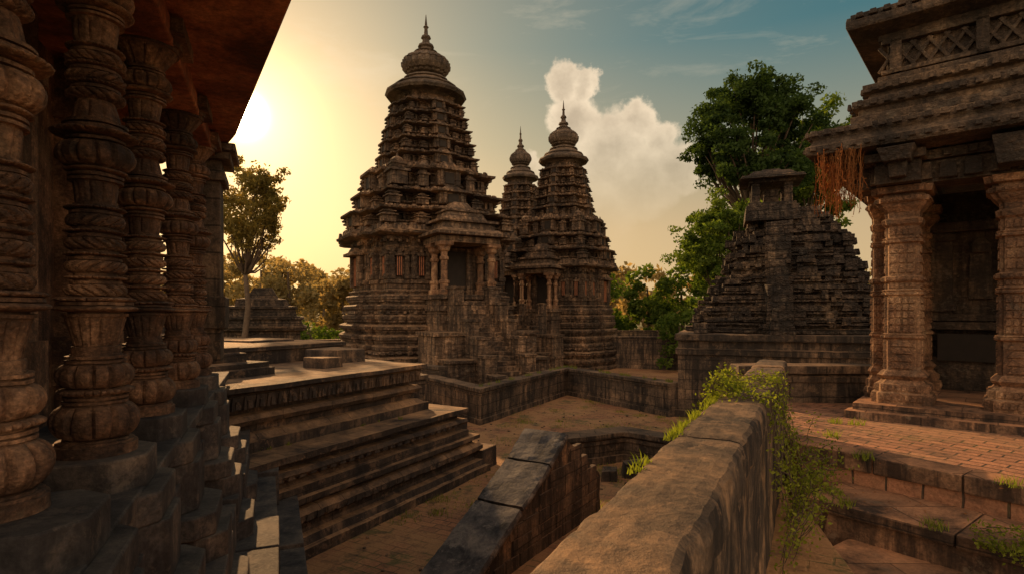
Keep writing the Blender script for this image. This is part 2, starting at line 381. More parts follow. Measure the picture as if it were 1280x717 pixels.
    for px in (-1.6,1.6):
        for py in (-7.05,-5.5):
            pil.lathe([(5.55,.36),(5.85,.36),(5.9,.26),(6.2,.26),(6.25,.32),(6.4,.32),(6.45,.2),(7.6,.19),(7.65,.27),(7.8,.27),(7.85,.2),(8.1,.2),(8.2,.34),(8.4,.38),(8.5,.5)],8,(px,py,0),math.pi/8)
            pil.box((px,py,8.6),(.85,.85,.2))
    pil.obj('porch_pillars',M_pil,root)
    orn.box((0,-6.0,8.88),(4.0,2.9,.36)); orn.box((0,-6.1,9.2),(4.9,3.6,.16)); orn.box((0,-6.05,9.42),(4.5,3.3,.22),0,.85); orn.box((0,-5.9,9.75),(3.6,2.7,.4),0,.9); orn.box((0,-5.9,10.05),(3.9,2.9,.14)); orn.box((0,-5.8,10.4),(2.9,2.1,.55),0,.8); orn.box((0,-5.8,10.75),(2.6,1.9,.12)); orn.box((0,-5.6,11.1),(1.8,1.3,.6),0,.5)
    if stairs:
        n=20; 
        for i in range(n):
            z=5.45*(1-(i+1)/(n+1)); orn.box((0,-7.5-.29*i,z/2),(1.7,.31,z))
        for sg in (-1,1):
            for i in range(6):
                zt=5.9-.95*i; yy=-7.8-1.02*i
                orn.box((sg*1.2,yy,zt/2),(.62,1.0,zt),0,.98,.02); orn.box((sg*1.2,yy,zt+.06),(.74,1.1,.14),0,1,.02)
            orn.box((sg*2.4,-8.4,1.6),(1.8,2.6,3.2),0,.97); orn.box((sg*2.4,-8.4,3.3),(2.0,2.8,.2)); orn.box((sg*2.4,-8.4,1.5),(2.0,2.8,.2)); orn.box((sg*2.3,-10.4,.9),(1.5,1.6,1.8),0,.97); orn.box((sg*2.3,-10.4,1.88),(1.7,1.8,.16))
    orn.obj('carved_ornament',M_tower,root); drk.obj('shade_panels',M_shade,root); red.obj('window_lattice',M_red,root)  # near-black boxes on the walls are painted shade, nothing is cut open
    return root
tower((-6.2,41.0,0),30,1,1,1)
tower((4.3,47.5,0),-30,.72,.855,2)
tower((.9,60,0),-20,.66,.93,3,False)

# ------------------------------------------------------------------ walls
def wall(name,pts,h,th,mat=M_wall,coping=True,z0=-.1,posts=None):
    root=empty(name)
    n=len(pts)
    def off(w):
        L=[];R=[]
        for i in range(n):
            p=Vector(pts[i]); d0=(p-Vector(pts[i-1])).normalized() if i>0 else None
            d1=(Vector(pts[i+1])-p).normalized() if i<n-1 else None
            d=((d0 or d1)+(d1 or d0)).normalized(); nn=Vector((-d.y,d.x))
            ref=d1 or d0; k=1/max(.3,nn.dot(Vector((-ref.y,ref.x))))
            L.append(p+nn*w*k); R.append(p-nn*w*k)
        return [tuple(q) for q in R]+[tuple(q) for q in L[::-1]]
    mb=MB(); mb.prism(off(th/2),z0,h-.16,.45,.03); mb.obj('wall_body',mat,root)
    mb=MB(); mb.prism(off(th/2+.09),h-.155,h,.4,.04); mb.prism(off(th/2+.05),z0,.28,.45,.025); mb.prism(off(th/2+.035),h-.32,h-.2,.4,.025)
    mb.obj('coping_and_plinth',mat,root,bevel=.02)
    return root
wall('courtyard_wall',[(-5.9,30.2),(-1.3,23),(2.95,31.3),(6.95,24.3)],1.5,.55)
wall('courtyard_wall',[(-9.5,32.5),(-3.3,27.4)],1.9,.5)
wall('enclosure_wall',[(-11.5,24.5),(-8.2,27.0),(-3.4,20.2),(-5.9,17.9)],2.3,.5)
wall('boundary_wall',[(-34,58),(-12,62),(30,60)],2.6,.6)
wall('boundary_wall',[(8,46),(20,42)],2.6,.6)
wall('boundary_wall',[(-30,38),(-10,46)],2.4,.6)
wall('low_stone_wall',[(1.2,16.3),(3.4,17.4),(4.9,16.1)],.95,.6)
g=MB(); g.prism([(-11.4,24.2),(-8.2,26.6),(-3.8,20.2),(-5.9,18.2)],0,1.55,.6,.03); g.obj('earth_terrace_fill',M_pave)

# ------------------------------------------------------------------ moulded terrace (left middle)
T=empty('stone_terrace',(-.67,16,0),rad(-27.9))
mb=MB()
moulded(mb,-16,0,-17,0,[(-.2,-.04),(.24,-.04),(.26,.06),(.40,.10),(.42,.26),(.48,.30),(.62,.30),(.64,.18),(.70,.10),(.80,.10),(.88,.20),(.90,.32),(.98,.32),(1.0,.16),(1.10,.16),(1.12,.28),(1.13,1.2)],.35,.03)
mb.obj('lower_tier',M_terr,T)
mb=MB()
moulded(mb,-15.8,-.26,-16.8,-.62,[(1.05,0),(1.30,0),(1.32,.14),(1.40,.22),(1.46,.22),(1.48,.06),(1.54,.0),(1.62,.06),(1.64,.22),(1.74,.22),(1.76,.04),(1.78,.0),(1.90,.0),(1.92,.5),(1.93,1.2)],.35,.03)
mb.obj('middle_tier',M_terr,T)
mb=MB()
moulded(mb,-15.4,-1.0,-16.4,-1.45,[(1.85,0),(2.12,0),(2.14,.1),(2.22,.2),(2.24,.32),(2.38,.32),(2.4,.2),(2.5,.12),(2.58,.2),(2.6,.36),(2.70,.38),(2.72,.2),(2.98,.14),(3.0,.24),(3.04,.03),(3.13,.03),(3.15,.9)],.35,.03)
mb.obj('upper_tier',M_terr,T)
mb=MB(); random.seed(77)
y=-16.0
while y<-1.7:
    if random.random()<.95:
        mb.box((-1.17,y,2.84),(.1,.2,.24),0,.75,.008); mb.box((-1.11,y,2.81),(.06,.09,.14),0,.6,.005)
    mb.box((-.31,y+.5,1.51),(.08,.16,.09),0,.7,.006)
    if random.random()<.95: mb.box((-.13,y+.5,.75),(.09,.17,.12),0,.7,.008)
    y+=.255
x=-15
while x<-1.3:
    mb.box((x,-1.66,2.84),(.2,.1,.24),0,.75,.008); x+=.255
mb.obj('petal_frieze',M_terr,T)
mb=MB()
moulded(mb,-9.5,-2.4,-14,-5.2,[(3.1,0),(3.3,0),(3.32,.08),(3.42,.08),(3.44,.3)],.4,.02)
moulded(mb,-9.3,-2.8,-13.8,-5.6,[(3.4,0),(3.62,0),(3.65,.1),(3.75,.1),(3.77,.3)],.4,.02)
moulded(mb,-9.1,-3.3,-13.6,-6.1,[(3.7,0),(3.92,0),(3.95,.1),(4.05,.1),(4.07,.4)],.4,.02)
moulded(mb,-9.0,-3.8,-13.6,-6.5,[(4.0,0),(4.2,0),(4.22,.08),(4.36,.08),(4.38,.5)],.4,.02)
mb.obj('stepped_blocks',M_terr,T)
mb=MB()
for i,(xx,yy,z0,z1,s) in enumerate([(-.55,.30,0,.62,.9),(-1.55,.25,0,.85,1.0),(-.95,-.55,1.0,1.5,.8),(-1.9,-.5,1.0,1.72,1.0),(-1.9,-1.5,1.8,2.5,.8),(-2.9,-1.1,1.8,2.8,1.1),(-3.6,-2.2,3.0,3.5,1.2),(-2.6,-3.6,3.05,3.4,.7),(-6.6,-2.4,3.0,3.7,1.6)]):
    mb.box((xx,yy,(z0+z1)/2),(s,s*.95,z1-z0),random.uniform(-.03,.03),.97,.02)
mb.obj('corner_blocks',M_terr,T,bevel=.03)
mb=MB(); moulded(mb,-10,-4.5,-4.6,-1.0,[(3.0,0),(3.5,0),(3.52,-.06),(3.62,-.06),(3.64,.1)],.4,.02)
mb.obj('upper_kerb',M_terr,T)

# ------------------------------------------------------------------ colonnade building (left foreground)
CB=empty('temple_colonnade')
d=Vector((-.42,1)).normalized(); nR=Vector((d.y,-d.x))
B0=Vector((-2.75,3.76))
def colpos(s,off=0):
    q=B0+d*s+nR*off; return q.x,q.y
def ornate_column(x,y,z,h,rs=1.0,n=120):
    bands=[]
    def add(hh,fn,amp=0,k=0,tw=0,m=8): bands.append((hh,fn,amp,k,tw,m))
    tor=lambda a,b:(lambda t:a+(b-a)*max(0,math.sin(math.pi*t))**.5)
    con=lambda a,b=None:(lambda t:a+((b if b is not None else a)-a)*t)
    def fil(r,k=2):
        for i in range(k): add(.018,con(r*1.0)); add(.012,con(r*.84))
    add(.07,con(.26)); fil(.24,1)
    add(.24,tor(.17,.27),.13,12,0,16)
    fil(.20,2); add(.04,tor(.19,.235),.08,30)
    add(.17,tor(.16,.235),.14,12,0,14)
    fil(.185,2); add(.05,con(.15))
    add(.20,con(.135,.185),.08,16); fil(.2,1); add(.045,tor(.19,.262)); add(.02,con(.235)); add(.035,tor(.18,.25),.1,26); 
    for i in range(4):
        add(.085,tor(.145,.19-.004*i),.15,14,3*(-1)**i,9); fil(.16,1); add(.022,tor(.15,.19),.07,30); add(.018,con(.135))
    add(.15,con(.12,.14),.1,10); fil(.17,2); add(.03,tor(.15,.195)); 
    add(.18,tor(.145,.24),.14,13,0,14); fil(.185,1); add(.045,tor(.17,.268),.08,26); fil(.2,2)
    add(.14,con(.155,.12),.08,10); 
    for i in range(3): add(.07,tor(.135,.18),.15,14,2.5*(-1)**i,8); fil(.155,1); add(.02,tor(.14,.18),.07,30)
    add(.18,con(.12,.145),.08,10); fil(.18,2); add(.045,tor(.17,.238)); add(.15,tor(.155,.235),.14,13,0,12); fil(.18,2); add(.17,con(.15,.28),.1,12); add(.04,con(.3)); add(.07,con(.33))
    tot=sum(b[0] for b in bands); k_=h/tot
    rings=[]; zz=z
    for hh,fn,amp,k,tw,m in bands:
        mm=m if (amp or m>8) else (2 if fn(0)==fn(.5) else 6)
        for i in range(mm+1):
            t=i/mm; r=fn(t)*rs; zc=zz+hh*k_*(.01+.98*t)
            ring=[]
            env=min(1,3*math.sin(math.pi*t)) if k else 0
            for j in range(n):
                a=2*math.pi*j/n
                rr=r*(1+amp*(min(1,1.6*abs(math.sin((k*a+tw*t*math.pi)/2)))-.8)*env) if k else r
                ring.append(nz((x+rr*math.cos(a),y+rr*math.sin(a),zc),.008,7))
            rings.append(ring)
        zz+=hh*k_
    return rings
cz=3.58; chh=3.4
for s,rs,of in ((-1.2,.86,-.12),(0,.9,0),(1.55,.92,0),(3.5,.92,0),(5.0,.92,0)):
    x,y=colpos(s,of); mb=MB(); mb.loft(ornate_column(x,y,cz,chh,rs)); mb.box((x,y,7.02),(.7,.7,.12),math.atan2(d.y,d.x)); o=mb.obj('turned_column',M_col,CB)
row=math.atan2(d.y,d.x)
mb=MB()
x,y=colpos(1.0,-1.25); mb.box((x,y,4.9),(11,.5,4.6),row)
for s in (-1.35,.1,1.5,2.9,4.3,5.6):
    x,y=colpos(s,-.95); mb.box((x,y,5.2),(.4,.25,3.9),row); mb.box((x,y,6.6),(.55,.35,.2),row); mb.box((x,y,4.0),(.55,.35,.5),row)
mb.obj('back_wall',M_col,CB)
mb=MB()
A=[(1.2,.4),(-1.82,4.74),(-4.10,8.45),(-5.2,9.9),(-7.2,8.0),(-4.2,-2.5),(.9,-2.5)]
mb.prism(A,7.12,7.6)
for s in (-1.0,.8,2.6,4.2):
    x,y=colpos(s,-.3); mb.box((x,y,7.06),(.22,1.1,.16),row)
x,y=colpos(1.2,0); mb.box((x,y,7.0),(9.2,.5,.2),row)
mb.obj('eave_and_beams',M_ceil,CB,bevel=.02)
mb=MB(); px,py=-5.0,9.1; ra=row
mb.box((px,py,5.2),(.66,.66,3.0),ra,.97); mb.box((px,py,6.62),(.8,.8,.14),ra); mb.box((px,py,6.78),(.68,.68,.2),ra); mb.box((px,py,6.93),(.95,.95,.12),ra); mb.box((px,py,7.05),(1.1,1.1,.12),ra)
mb.box((px,py,4.5),(.8,.8,.5),ra)
mb.obj('square_pillar',M_wall,CB,bevel=.02)
mb=MB()
def pbox(s,off,z,L,w,h,tp=1,j=.006): x,y=colpos(s,off); mb.box((x,y,z),(L,w,h),row,tp,j)
pbox(1.5,-.45,1.7,12,1.4,3.3)
pbox(1.5,-.42,3.32,12.1,1.46,.12)
random.seed(5)
def faceted(s,off,z0,z1,L,w):
    c=.16
    poly=[(-L/2,-w/2),(L/2,-w/2),(L/2,w/2-c),(L/2-c,w/2),(-L/2+c,w/2),(-L/2,w/2-c)]
    P=[]
    for a,b in poly:
        x,y=colpos(s+a,off+b); P.append((x,y))
    mb.prism(P[::-1],z0,z1)
for s in (-1.25,0,1.55,3.5,5.0):
    faceted(s,0,3.36,3.58,.68,.64); faceted(s,.02,3.16,3.357,.9,.8)
    faceted(s,.04,2.72,3.157,.78,.84); faceted(s,.12,2.52,2.717,1.0,.98); faceted(s,.2,2.0,2.517,.86,1.0); faceted(s,.28,1.4,1.997,1.04,1.15)
s=-2.5; 
while s<6.5:
    L=random.uniform(.9,1.4)
    pbox(s+L/2,.08+random.uniform(-.02,.03),2.5,L-.012,.5,1.0)
    pbox(s+L/2,.40+random.uniform(-.02,.04),1.6,L-.015,.6,1.35+random.uniform(-.05,.05),.97)
    pbox(s+L/2-.3,.85+random.uniform(-.03,.06),1.1,L-.015,.6,1.3+random.uniform(-.08,.08),.95)
    pbox(s+L/2,1.25,.6,L-.015,.5,1.2+random.uniform(-.08,.08),.95)
    s+=L
mb.obj('faceted_plinth',M_blk,CB,bevel=.014)

# ------------------------------------------------------------------ parapet (foreground)
PA=empty('stone_parapet',(-.59,0,0),rad(-27.9))
mb=MB()
L0,L1=-2.0,9.35
def run(prof,y0,y1,step,jit,f=2.2):
    n=int((y1-y0)/step); rings=[]
    for i in range(n+1):
        y=y0+(y1-y0)*i/n
        rings.append([nz(nz((x,y,z),jit,f),jit*.4,f*4) for x,z in prof])
    mb.loft(rings)
side=[(.17,z) for z in (0,1,1.6,2.0,2.2,2.4,2.6,2.8,3.0,3.2,3.4,3.58)]
run(side+[(-x,z) for x,z in side[::-1]],L0,L1,.09,.025)
mb.obj('parapet_body',M_par,PA)
mb=MB()
s=L0; random.seed(8)
while s<L1-.05:
    l=min(random.uniform(1.3,2.2),L1-s); dz=random.uniform(-.009,.009); dx=random.uniform(-.008,.008)
    if L1-s-l<.5: l=L1-s
    pr=[(-.19,3.575),(.19,3.575),(.205,3.60),(.206,3.66),(.202,3.73),(.190,3.774),(.168,3.794),(.11,3.802),(.05,3.80),(0,3.803),(-.05,3.80),(-.11,3.802),(-.168,3.794),(-.190,3.774),(-.202,3.73),(-.206,3.66),(-.205,3.60)]
    n=int(l/.045); rings=[]
    for i in range(n+1):
        y=s+.005+(l-.010)*i/n
        e_=.009 if i in (0,n) else 0
        rings.append([nz(nz((x*(1-e_*4)+dx,y,z+dz-e_),.018,3.0),.012,11) for x,z in pr])
    mb.loft(rings); s+=l
mb.obj('coping',M_par,PA)
# ------------------------------------------------------------------ platform & staircase
PF=empty('stone_platform')
mb=MB(); mb.prism([(3.72,7.3),(7.8,1.55),(18,6),(18,16),(6,14),(4.35,11.4),(3.95,9.3)],0,2.8)
mb.obj('paved_floor',M_plat,PF)
mb=MB()
e=Vector((.58,-.81)).normalized()
p0=Vector((3.70,7.33)); q=Vector((.82,.57)).normalized()
a=p0-q*.03; L=7; s=0
while s<L:
    l=random.uniform(.8,1.3); c=a+e*(s+l/2)+q*.17; mb.box((c.x,c.y,2.72),(l-.012,.36,.20),math.atan2(e.y,e.x),1,.008); s+=l
mb.obj('edge_stones',M_step,PF,bevel=.018)
ST=empty('stone_staircase')
starts=[Vector((3.24,6.32)),Vector((2.88,5.50)),Vector((2.5,4.7)),Vector((2.1,3.9))]
zs=[2.46,2.13,1.80,1.47]
for i,(p,z) in enumerate(zip(starts,zs)):
    mb=MB(); s=0
    ei=(Vector((.60,-.80)))
    qi=Vector((.80,.60))
    a=p+qi*.04; b_=a+ei*6; mb.prism([tuple(a),tuple(b_),tuple(b_+qi*2.2),tuple(a+qi*2.2)],0,z-.11,.5,.015)
    while s<6:
        l=random.uniform(.9,1.5); c=p+ei*(s+l/2)+qi*.55; mb.box((c.x,c.y,z-.06),(l-.012,1.1,.12),math.atan2(ei.y,ei.x),1,.010); s+=l
    mb.obj('step',M_step,ST,bevel=.018)
mb=MB(); mb.prism([(-1.0,-1.5),(1.5,-1.5),(4.0,9.6),(3.4,9.6)],0,2.3,.3,.08); mb.prism([(1.2,-1.5),(8,-4),(6,1.5),(3.2,6)],0,1.2,.4,.06)
mb.obj('earth_bank',M_pave)
wall('platform_back_wall',[(4.3,11.0),(7.3,10.8)],3.5,.4,M_wall,z0=2.6)

# ------------------------------------------------------------------ broken balustrade wedge
mb=MB()
dd=Vector((.54,.84)).normalized(); nn=Vector((-dd.y,dd.x))
prof=[(-3.7,-.2),(-3.5,.05),(-2.83,.38),(-1.4,1.13),(-.7,1.52),(-.12,1.9),(.0,1.97),(.16,1.9),(.45,1.72),(.7,1.46),(1.0,1.36),(1.3,1.12),(1.62,.93),(1.70,.82),(1.76,.4),(1.78,-.2)]
def wp(s,o,z): 
    q=Vector((1.04,11.4))+dd*s+nn*o; return (q.x,q.y,z)
rings=[]
for o in np.linspace(0,.86,9):
    rings.append([nz(nz(wp(s,o,z),.05,2.0),.025,6) for s,z in prof])
mb.loft(rings)
o=mb.obj('wedge_body',M_par); W=empty('broken_stair_balustrade'); o.parent=W
mb=MB(); random.seed(71)
z=.02
while z<1.75:
    h=random.uniform(.24,.34); s=-3.2+z*1.9+.1
    while s<1.6-max(0,z-.85)*1.5:
        l=min(random.uniform(.35,.7),1.66-max(0,z-.85)*1.5-s)
        if l>.15 and z+h<1.93-max(0,-s)*.54-max(0,s)*.62:
            c=wp(s+l/2,.03,z+h/2); mb.box(c,(l-.015,.12,h-.013),math.atan2(dd.y,dd.x),1,.009)
        s+=l
    z+=h
mb.obj('facing_stones',M_wall,W,bevel=.012)
mb=MB()
for s0,s1,z0,z1 in ((-3.3,-1.75,.22,1.0),(-1.7,-.75,1.03,1.54),(-.7,-.02,1.57,2.02)):
    c=wp((s0+s1)/2,.40,(z0+z1)/2+.03); ln=math.hypot(s1-s0,z1-z0); an=math.atan2(z1-z0,s1-s0)
    b=len(mb.v)
    rings=[]
    nxx=max(4,int(ln/.09))
    for i in range(nxx+1):
        xx=-ln/2+ln*i/nxx
        rings.append([nz(nz((xx+s0*3,yy,zz),.03,2.5),.014,9) for yy,zz in ((-.49,-.06),(-.3,-.06),(0,-.06),(.3,-.06),(.49,-.06),(.5,.0),(.48,.055),(.36,.062),(.2,.06),(0,.063),(-.2,.06),(-.36,.062),(-.48,.055),(-.5,0))])
    mb.loft(rings)
    R=Matrix.Rotation(math.atan2(dd.y,dd.x),3,'Z')@Matrix.Rotation(-an,3,'Y')
    for i in range(b,len(mb.v)):
        v=Vector(mb.v[i]); v.x-=s0*3; q=R@v; mb.v[i]=(q.x+c[0],q.y+c[1],q.z+c[2])
mb.obj('sloping_coping',M_wed,W)
mb=MB(); random.seed(11)
for (x,y,s) in [(2.6,15.2,.5),(3.4,15.5,.7),(4.2,15.0,.55),(4.6,14.3,.8),(1.9,15.5,.4),(5.3,15.6,.9),(3.0,14.4,.25),(-.2,14.8,.22),(5.6,13.4,.7),(.9,17.5,.2),(-2.2,20,.3)]:
    mb.box((x,y,s*.3),(s*1.2,s*.8,s*.7),random.uniform(0,3),.85,s*.06,rx=random.uniform(-.15,.15))
for i in range(200):
    x=random.uniform(-3,6); y=random.uniform(9,26); s=random.uniform(.03,.09); mb.box((x,y,.06),(s,s*.8,s*.6),random.uniform(0,3),.8,s*.1)
mb.obj('rubble_stones',M_wall,bevel=.01)

# ------------------------------------------------------------------ ruined shrine (right middle)
RS=empty('ruined_stone_shrine',(7.0,24.3,0),rad(-20))
mb=MB()
moulded(mb,0,16,0,13,[(-.2,-.05),(.35,-.05),(.37,.06),(1.5,.08),(2.7,.08),(2.72,0),(2.95,-.02),(3.0,.1),(3.3,.1),(3.32,-.04),(3.58,-.04),(3.6,.5)],.5,.05)
mb.obj('plinth',M_wall,RS)
mb=MB(); random.seed(3)
cx,cy=4.85,5.2; z=3.6; r=4.55
PR=[]
while z<8.9:
    h=random.uniform(.40,.6)
    o_=random.uniform(.1,.2)
    PR+=[(z,r),(z+h*.12,r+o_),(z+h*.5,r+o_),(z+h*.55,r-.16),(z+h*.8,r-.16),(z+h*.83,r-.02),(z+h*.98,r-.02)]
    z+=h; r-= .32 if z<6.2 else .2 if z<8.0 else .4
rings=[]
for z_,r_ in PR:
    rings.append([ (lambda p:(cx+p[0],cy+p[1],p[2]))(nz((x*r_,y*r_,z_),.13,.8)) for x,y in PLAN])
mb.loft(rings)
for i in range(480):
    zz=random.uniform(3.8,8.9); rr=np.interp(zz,[p[0] for p in PR],[p[1] for p in PR])
    k=random.randrange(4); t=random.uniform(-.86,.86)*rr
    f=(1.0 if abs(t)<.3*rr else .92 if abs(t)<.56*rr else .84)*rr
    x,y=f+random.uniform(-.12,.14),t
    for _ in range(k): x,y=-y,x
    s=random.uniform(.2,.5)
    mb.box((cx+x,cy+y,zz),(s,s*random.uniform(.7,1.6),random.uniform(.15,.38)),k*math.pi/2+random.uniform(-.08,.08),random.uniform(.75,1),.025)
for i in range(15):
    z0=3.6+i*.36; rr=np.interp(z0,[p[0] for p in PR],[p[1] for p in PR])
    w=random.uniform(.55,1.15)
    mb.box((cx-.7+random.uniform(-.12,.12),cy-rr-.32+i*.02,(3.6+z0)/2+.1),(w,.7+random.uniform(-.15,.15),z0-3.6+.36),random.uniform(-.06,.06),.94,.05)
mb.box((cx-.2,cy,9.1),(3.0,3.0,.5),0,.9,.05)
mb.obj('stepped_pyramid',M_ruin,RS)
mb=MB(); kx,ky,kz=cx-.85,cy-1.2,9.2
mb.box((kx,ky,kz-.2),(2.3,2.3,.7),0,.95); mb.box((kx,ky,kz+.22),(2.0,2.0,.14))
for a in (-.68,.68):
    for b in (-.68,.68): mb.box((kx+a,ky+b,kz+.74),(.36,.36,.95),0,.92)
mb.box((kx,ky,kz+1.28),(1.9,1.9,.16)); mb.box((kx,ky,kz+1.42),(2.7,2.7,.14),0,.94); mb.box((kx,ky,kz+1.62),(2.2,2.2,.3),0,.68); mb.box((kx,ky,kz+1.84),(1.0,1.0,.16),0,.7)
mb.box((kx,ky,kz+.6),(.7,.7,.8),0,.8)
mb.obj('roof_kiosk',M_ruin,RS,bevel=.02)
mb=MB()
for x,y,s,z in [(1.0,.7,.6,3.6),(9.6,1.0,.8,3.6),(11,2,1.4,3.6),(12.5,4,2.2,3.6)]:
    mb.box((x,y,z+s*.35),(s,s*.8,s*.7),random.uniform(0,1),.9,.04)
mb.obj('loose_blocks',M_ruin,RS,bevel=.03)

SS=empty('small_stone_shrine',(-17.5,40,0),rad(20)); mb=MB()
moulded(mb,-2.8,2.8,-2.5,2.5,[(0,0),(.6,0),(.62,.2),(1,.2),(1.02,.35),(3.2,.35),(3.3,.0),(3.5,-.1),(3.6,.2),(4.0,.3),(4.05,.1),(4.2,.1),(4.25,.6),(4.7,.7),(4.75,.55),(4.9,.55),(4.95,1.1),(5.4,1.25),(5.5,1.8),(6.2,2.2)],.6,.04)
mb.obj('shrine_body',M_ruin,SS)
mb=MB(); mb.box((0,-2.2,2.1),(1,.2,1.8)); mb.obj('doorway_shade',M_shade,SS)  # solid near-black box, the shade of a door opening as colour

# ------------------------------------------------------------------ right pavilion
pa=math.atan2(-.65,.76)
PV=empty('stone_pavilion',(6.4,9.3,0),pa)
mb=MB()
moulded(mb,-.62,9,-.62,7,[(2.75,-.1),(2.92,-.1),(2.94,0),(3.04,0),(3.05,.4)],.3,.012)
mb.obj('plinth',M_step,PV)
def sq_pillar(mb,x,y,z0,z1,w):
    H=z1-z0
    prof=[(0,1.45),(.05,1.45),(.055,1.3),(.09,1.3),(.095,1.15),(.11,1.0),(.13,1.2),(.15,1.0),(.155,.9),(.30,.9),(.305,1.05),(.315,1.05),(.317,.95),(.32,1.03),(.325,.87),(.50,.86),(.505,1.0),(.515,1.0),(.517,.92),(.525,1.0),(.53,.84),(.56,.84),(.565,1.0),(.585,1.0),(.59,.82),(.74,.82),(.745,.98),(.755,.98),(.757,.9),(.765,.96),(.77,.8),(.82,.8),(.83,.95),(.85,1.0),(.86,.82),(.885,.85),(.91,1.1),(.925,1.2),(.93,1.3),(.95,1.3),(.955,1.12),(.965,1.12),(.97,1.42),(1.0,1.5)]
    C=.74
    ring=lambda r,z:[(x+a*r*w/2,y+b*r*w/2,z) for a,b in ((-1,-C),(-C*1.1,-C*1.1),(-C,-1),(C,-1),(C*1.1,-C*1.1),(1,-C),(1,C),(C*1.1,C*1.1),(C,1),(-C,1),(-C*1.1,C*1.1),(-1,C))]
    mb.loft([ring(r,z0+t*H) for t,r in prof])
    for t0,t1,r,nv,n in ((.16,.295,.90,4,1),(.33,.495,.865,5,4),(.535,.558,.84,1,5),(.6,.735,.82,3,3),(.775,.815,.80,1,4),(.06,.088,1.3,1,6),(.015,.045,1.45,1,7),(.568,.582,1.0,1,6),(.932,.948,1.3,1,7)):
        zc=z0+(t0+t1)/2*H; hh=(t1-t0)*H
        for sx,sy in ((1,0),(-1,0),(0,1),(0,-1)):
            for i in range(n):
                for j in range(nv):
                    ww=C*r*w*.98/n
                    u=(i-(n-1)/2)*ww; zz=zc+(j-(nv-1)/2)*hh/nv
                    dp=.03 if nv<5 else .04
                    cxx=x+sx*(r*w/2+.006)+(u if sy else 0); cyy=y+sy*(r*w/2+.006)+(u if sx else 0)
                    mb.box((cxx,cyy,zz),(dp if sx else ww*.78,dp if sy else ww*.78,hh/nv*.78),0,.6)
mb=MB()
for (x,y) in ((0,0),(1.42,0.05),(3.3,.05),(-.05,2.3),(3.3,2.3),(5.5,0.05)): sq_pillar(mb,x,y,3.04,6.5,.56)
sq_pillar(mb,-.36,.45,3.04,6.5,.32)
mb.obj('carved_pillars',M_pil,PV,bevel=.005)
mb=MB()
mb.box((3.6,0,6.68),(8.4,.62,.34)); mb.box((-.02,3,6.68),(.60,7.2,.33)); mb.box((3.6,-.02,6.92),(8.6,.78,.14)); mb.box((-.05,3,6.92),(.8,7.4,.13))
x=-.3
while x<8: mb.box((x,-.36,6.68),(.22,.1,.26),0,.85); mb.box((x,-.43,6.92),(.1,.08,.1)); x+=.3
y=-.1
while y<6: mb.box((-.35,y,6.68),(.1,.22,.26),0,.85); y+=.3
mb.box((4,3.4,7.02),(8.6,7.4,.1))
for sx,sy in ((-.55,0),(0,-.5),(1.42,-.5),(-.55,2.3)):
    mb.box((sx,sy,6.78),(.5 if sx else .22,.5 if sy else .22,.4),0,1.25)
    mb.box((sx*1.5,sy*1.5,6.9),(.35,.35,.2),0,1.4)
mb.box((4,2.75,4.9),(8.6,.4,3.75))
mb.box((4,2.45,4.25),(8.4,.5,.14)); mb.box((4,2.5,4.4),(8.4,.36,.12)); mb.box((4,2.5,3.35),(8.4,.45,.6)); mb.box((4,2.48,6.1),(8.4,.4,.18)); 
for xx in (.35,1.5,2.6,3.8,5): mb.box((xx,2.5,5.25),(.34,.28,1.6)); mb.box((xx,2.46,5.9),(.45,.36,.12)); mb.box((xx,2.46,4.6),(.45,.36,.16))
for xx in (.93,2.05,3.2): mb.box((xx,2.53,5.2),(.36,.16,.9),0,.85); mb.lathe([(0,.14),(.15,.15),(.25,.07)],10,(xx,2.44,5.6))
mb.obj('beams_and_back_wall',M_pav,PV,bevel=.01)
mb=MB(); mb.box((1.6,2.24,3.85),(2.6,.1,.5)); mb.obj('recess_shade',M_shade,PV)  # near-black box painted as the shade of an opening below the ledge
mb=MB()
moulded(mb,-1.25,10,-.95,9,[(7.02,.55),(7.06,.02),(7.1,0),(7.2,0),(7.22,.05),(7.30,.1),(7.36,.07),(7.46,.07),(7.48,.16),(7.62,.62),(7.66,.62)],.3,.016)
moulded(mb,-.7,9.5,-.4,8.5,[(7.6,0),(7.72,0),(7.74,.1),(7.84,.1),(7.86,.02),(7.98,.02),(8.0,.2),(8.12,.26),(8.14,.16),(8.26,.16),(8.28,.4)],.3,.014)
moulded(mb,-.35,9.2,-.05,8.2,[(8.25,0),(8.4,0),(8.42,.08),(8.46,.12),(8.95,.12),(9.0,.0),(9.1,0),(9.12,.2)],.3,.014)
moulded(mb,-.75,9.6,-.45,8.6,[(9.10,.4),(9.16,.02),(9.2,0),(9.3,0),(9.32,.06),(9.42,.06),(9.45,.2),(9.6,.6),(9.7,.7)],.3,.016)
moulded(mb,-.1,9,.2,8,[(9.6,0),(9.8,0),(9.82,.12),(10,.12),(10.02,0),(10.2,0),(10.22,.2),(11.2,.2),(11.22,.05),(11.4,.0),(11.5,.3),(12,.4),(12.2,.2),(12.4,.2),(12.5,.8),(14,1.4)],.4,.015)
x=-1.12
while x<9:
    mb.box((x,-.93,7.41),(.13,.06,.09),0,.7); mb.box((x,-.97,7.15),(.09,.05,.07),0,.7)
    if x>-.62: mb.box((x,-.42,7.92),(.1,.06,.1),0,.7); mb.box((x,-.43,9.37),(.12,.08,.08),0,.7)
    if x>-.48: mb.box((x,-.26,8.19),(.11,.06,.09),0,.7)
    x+=.19
y=-.85
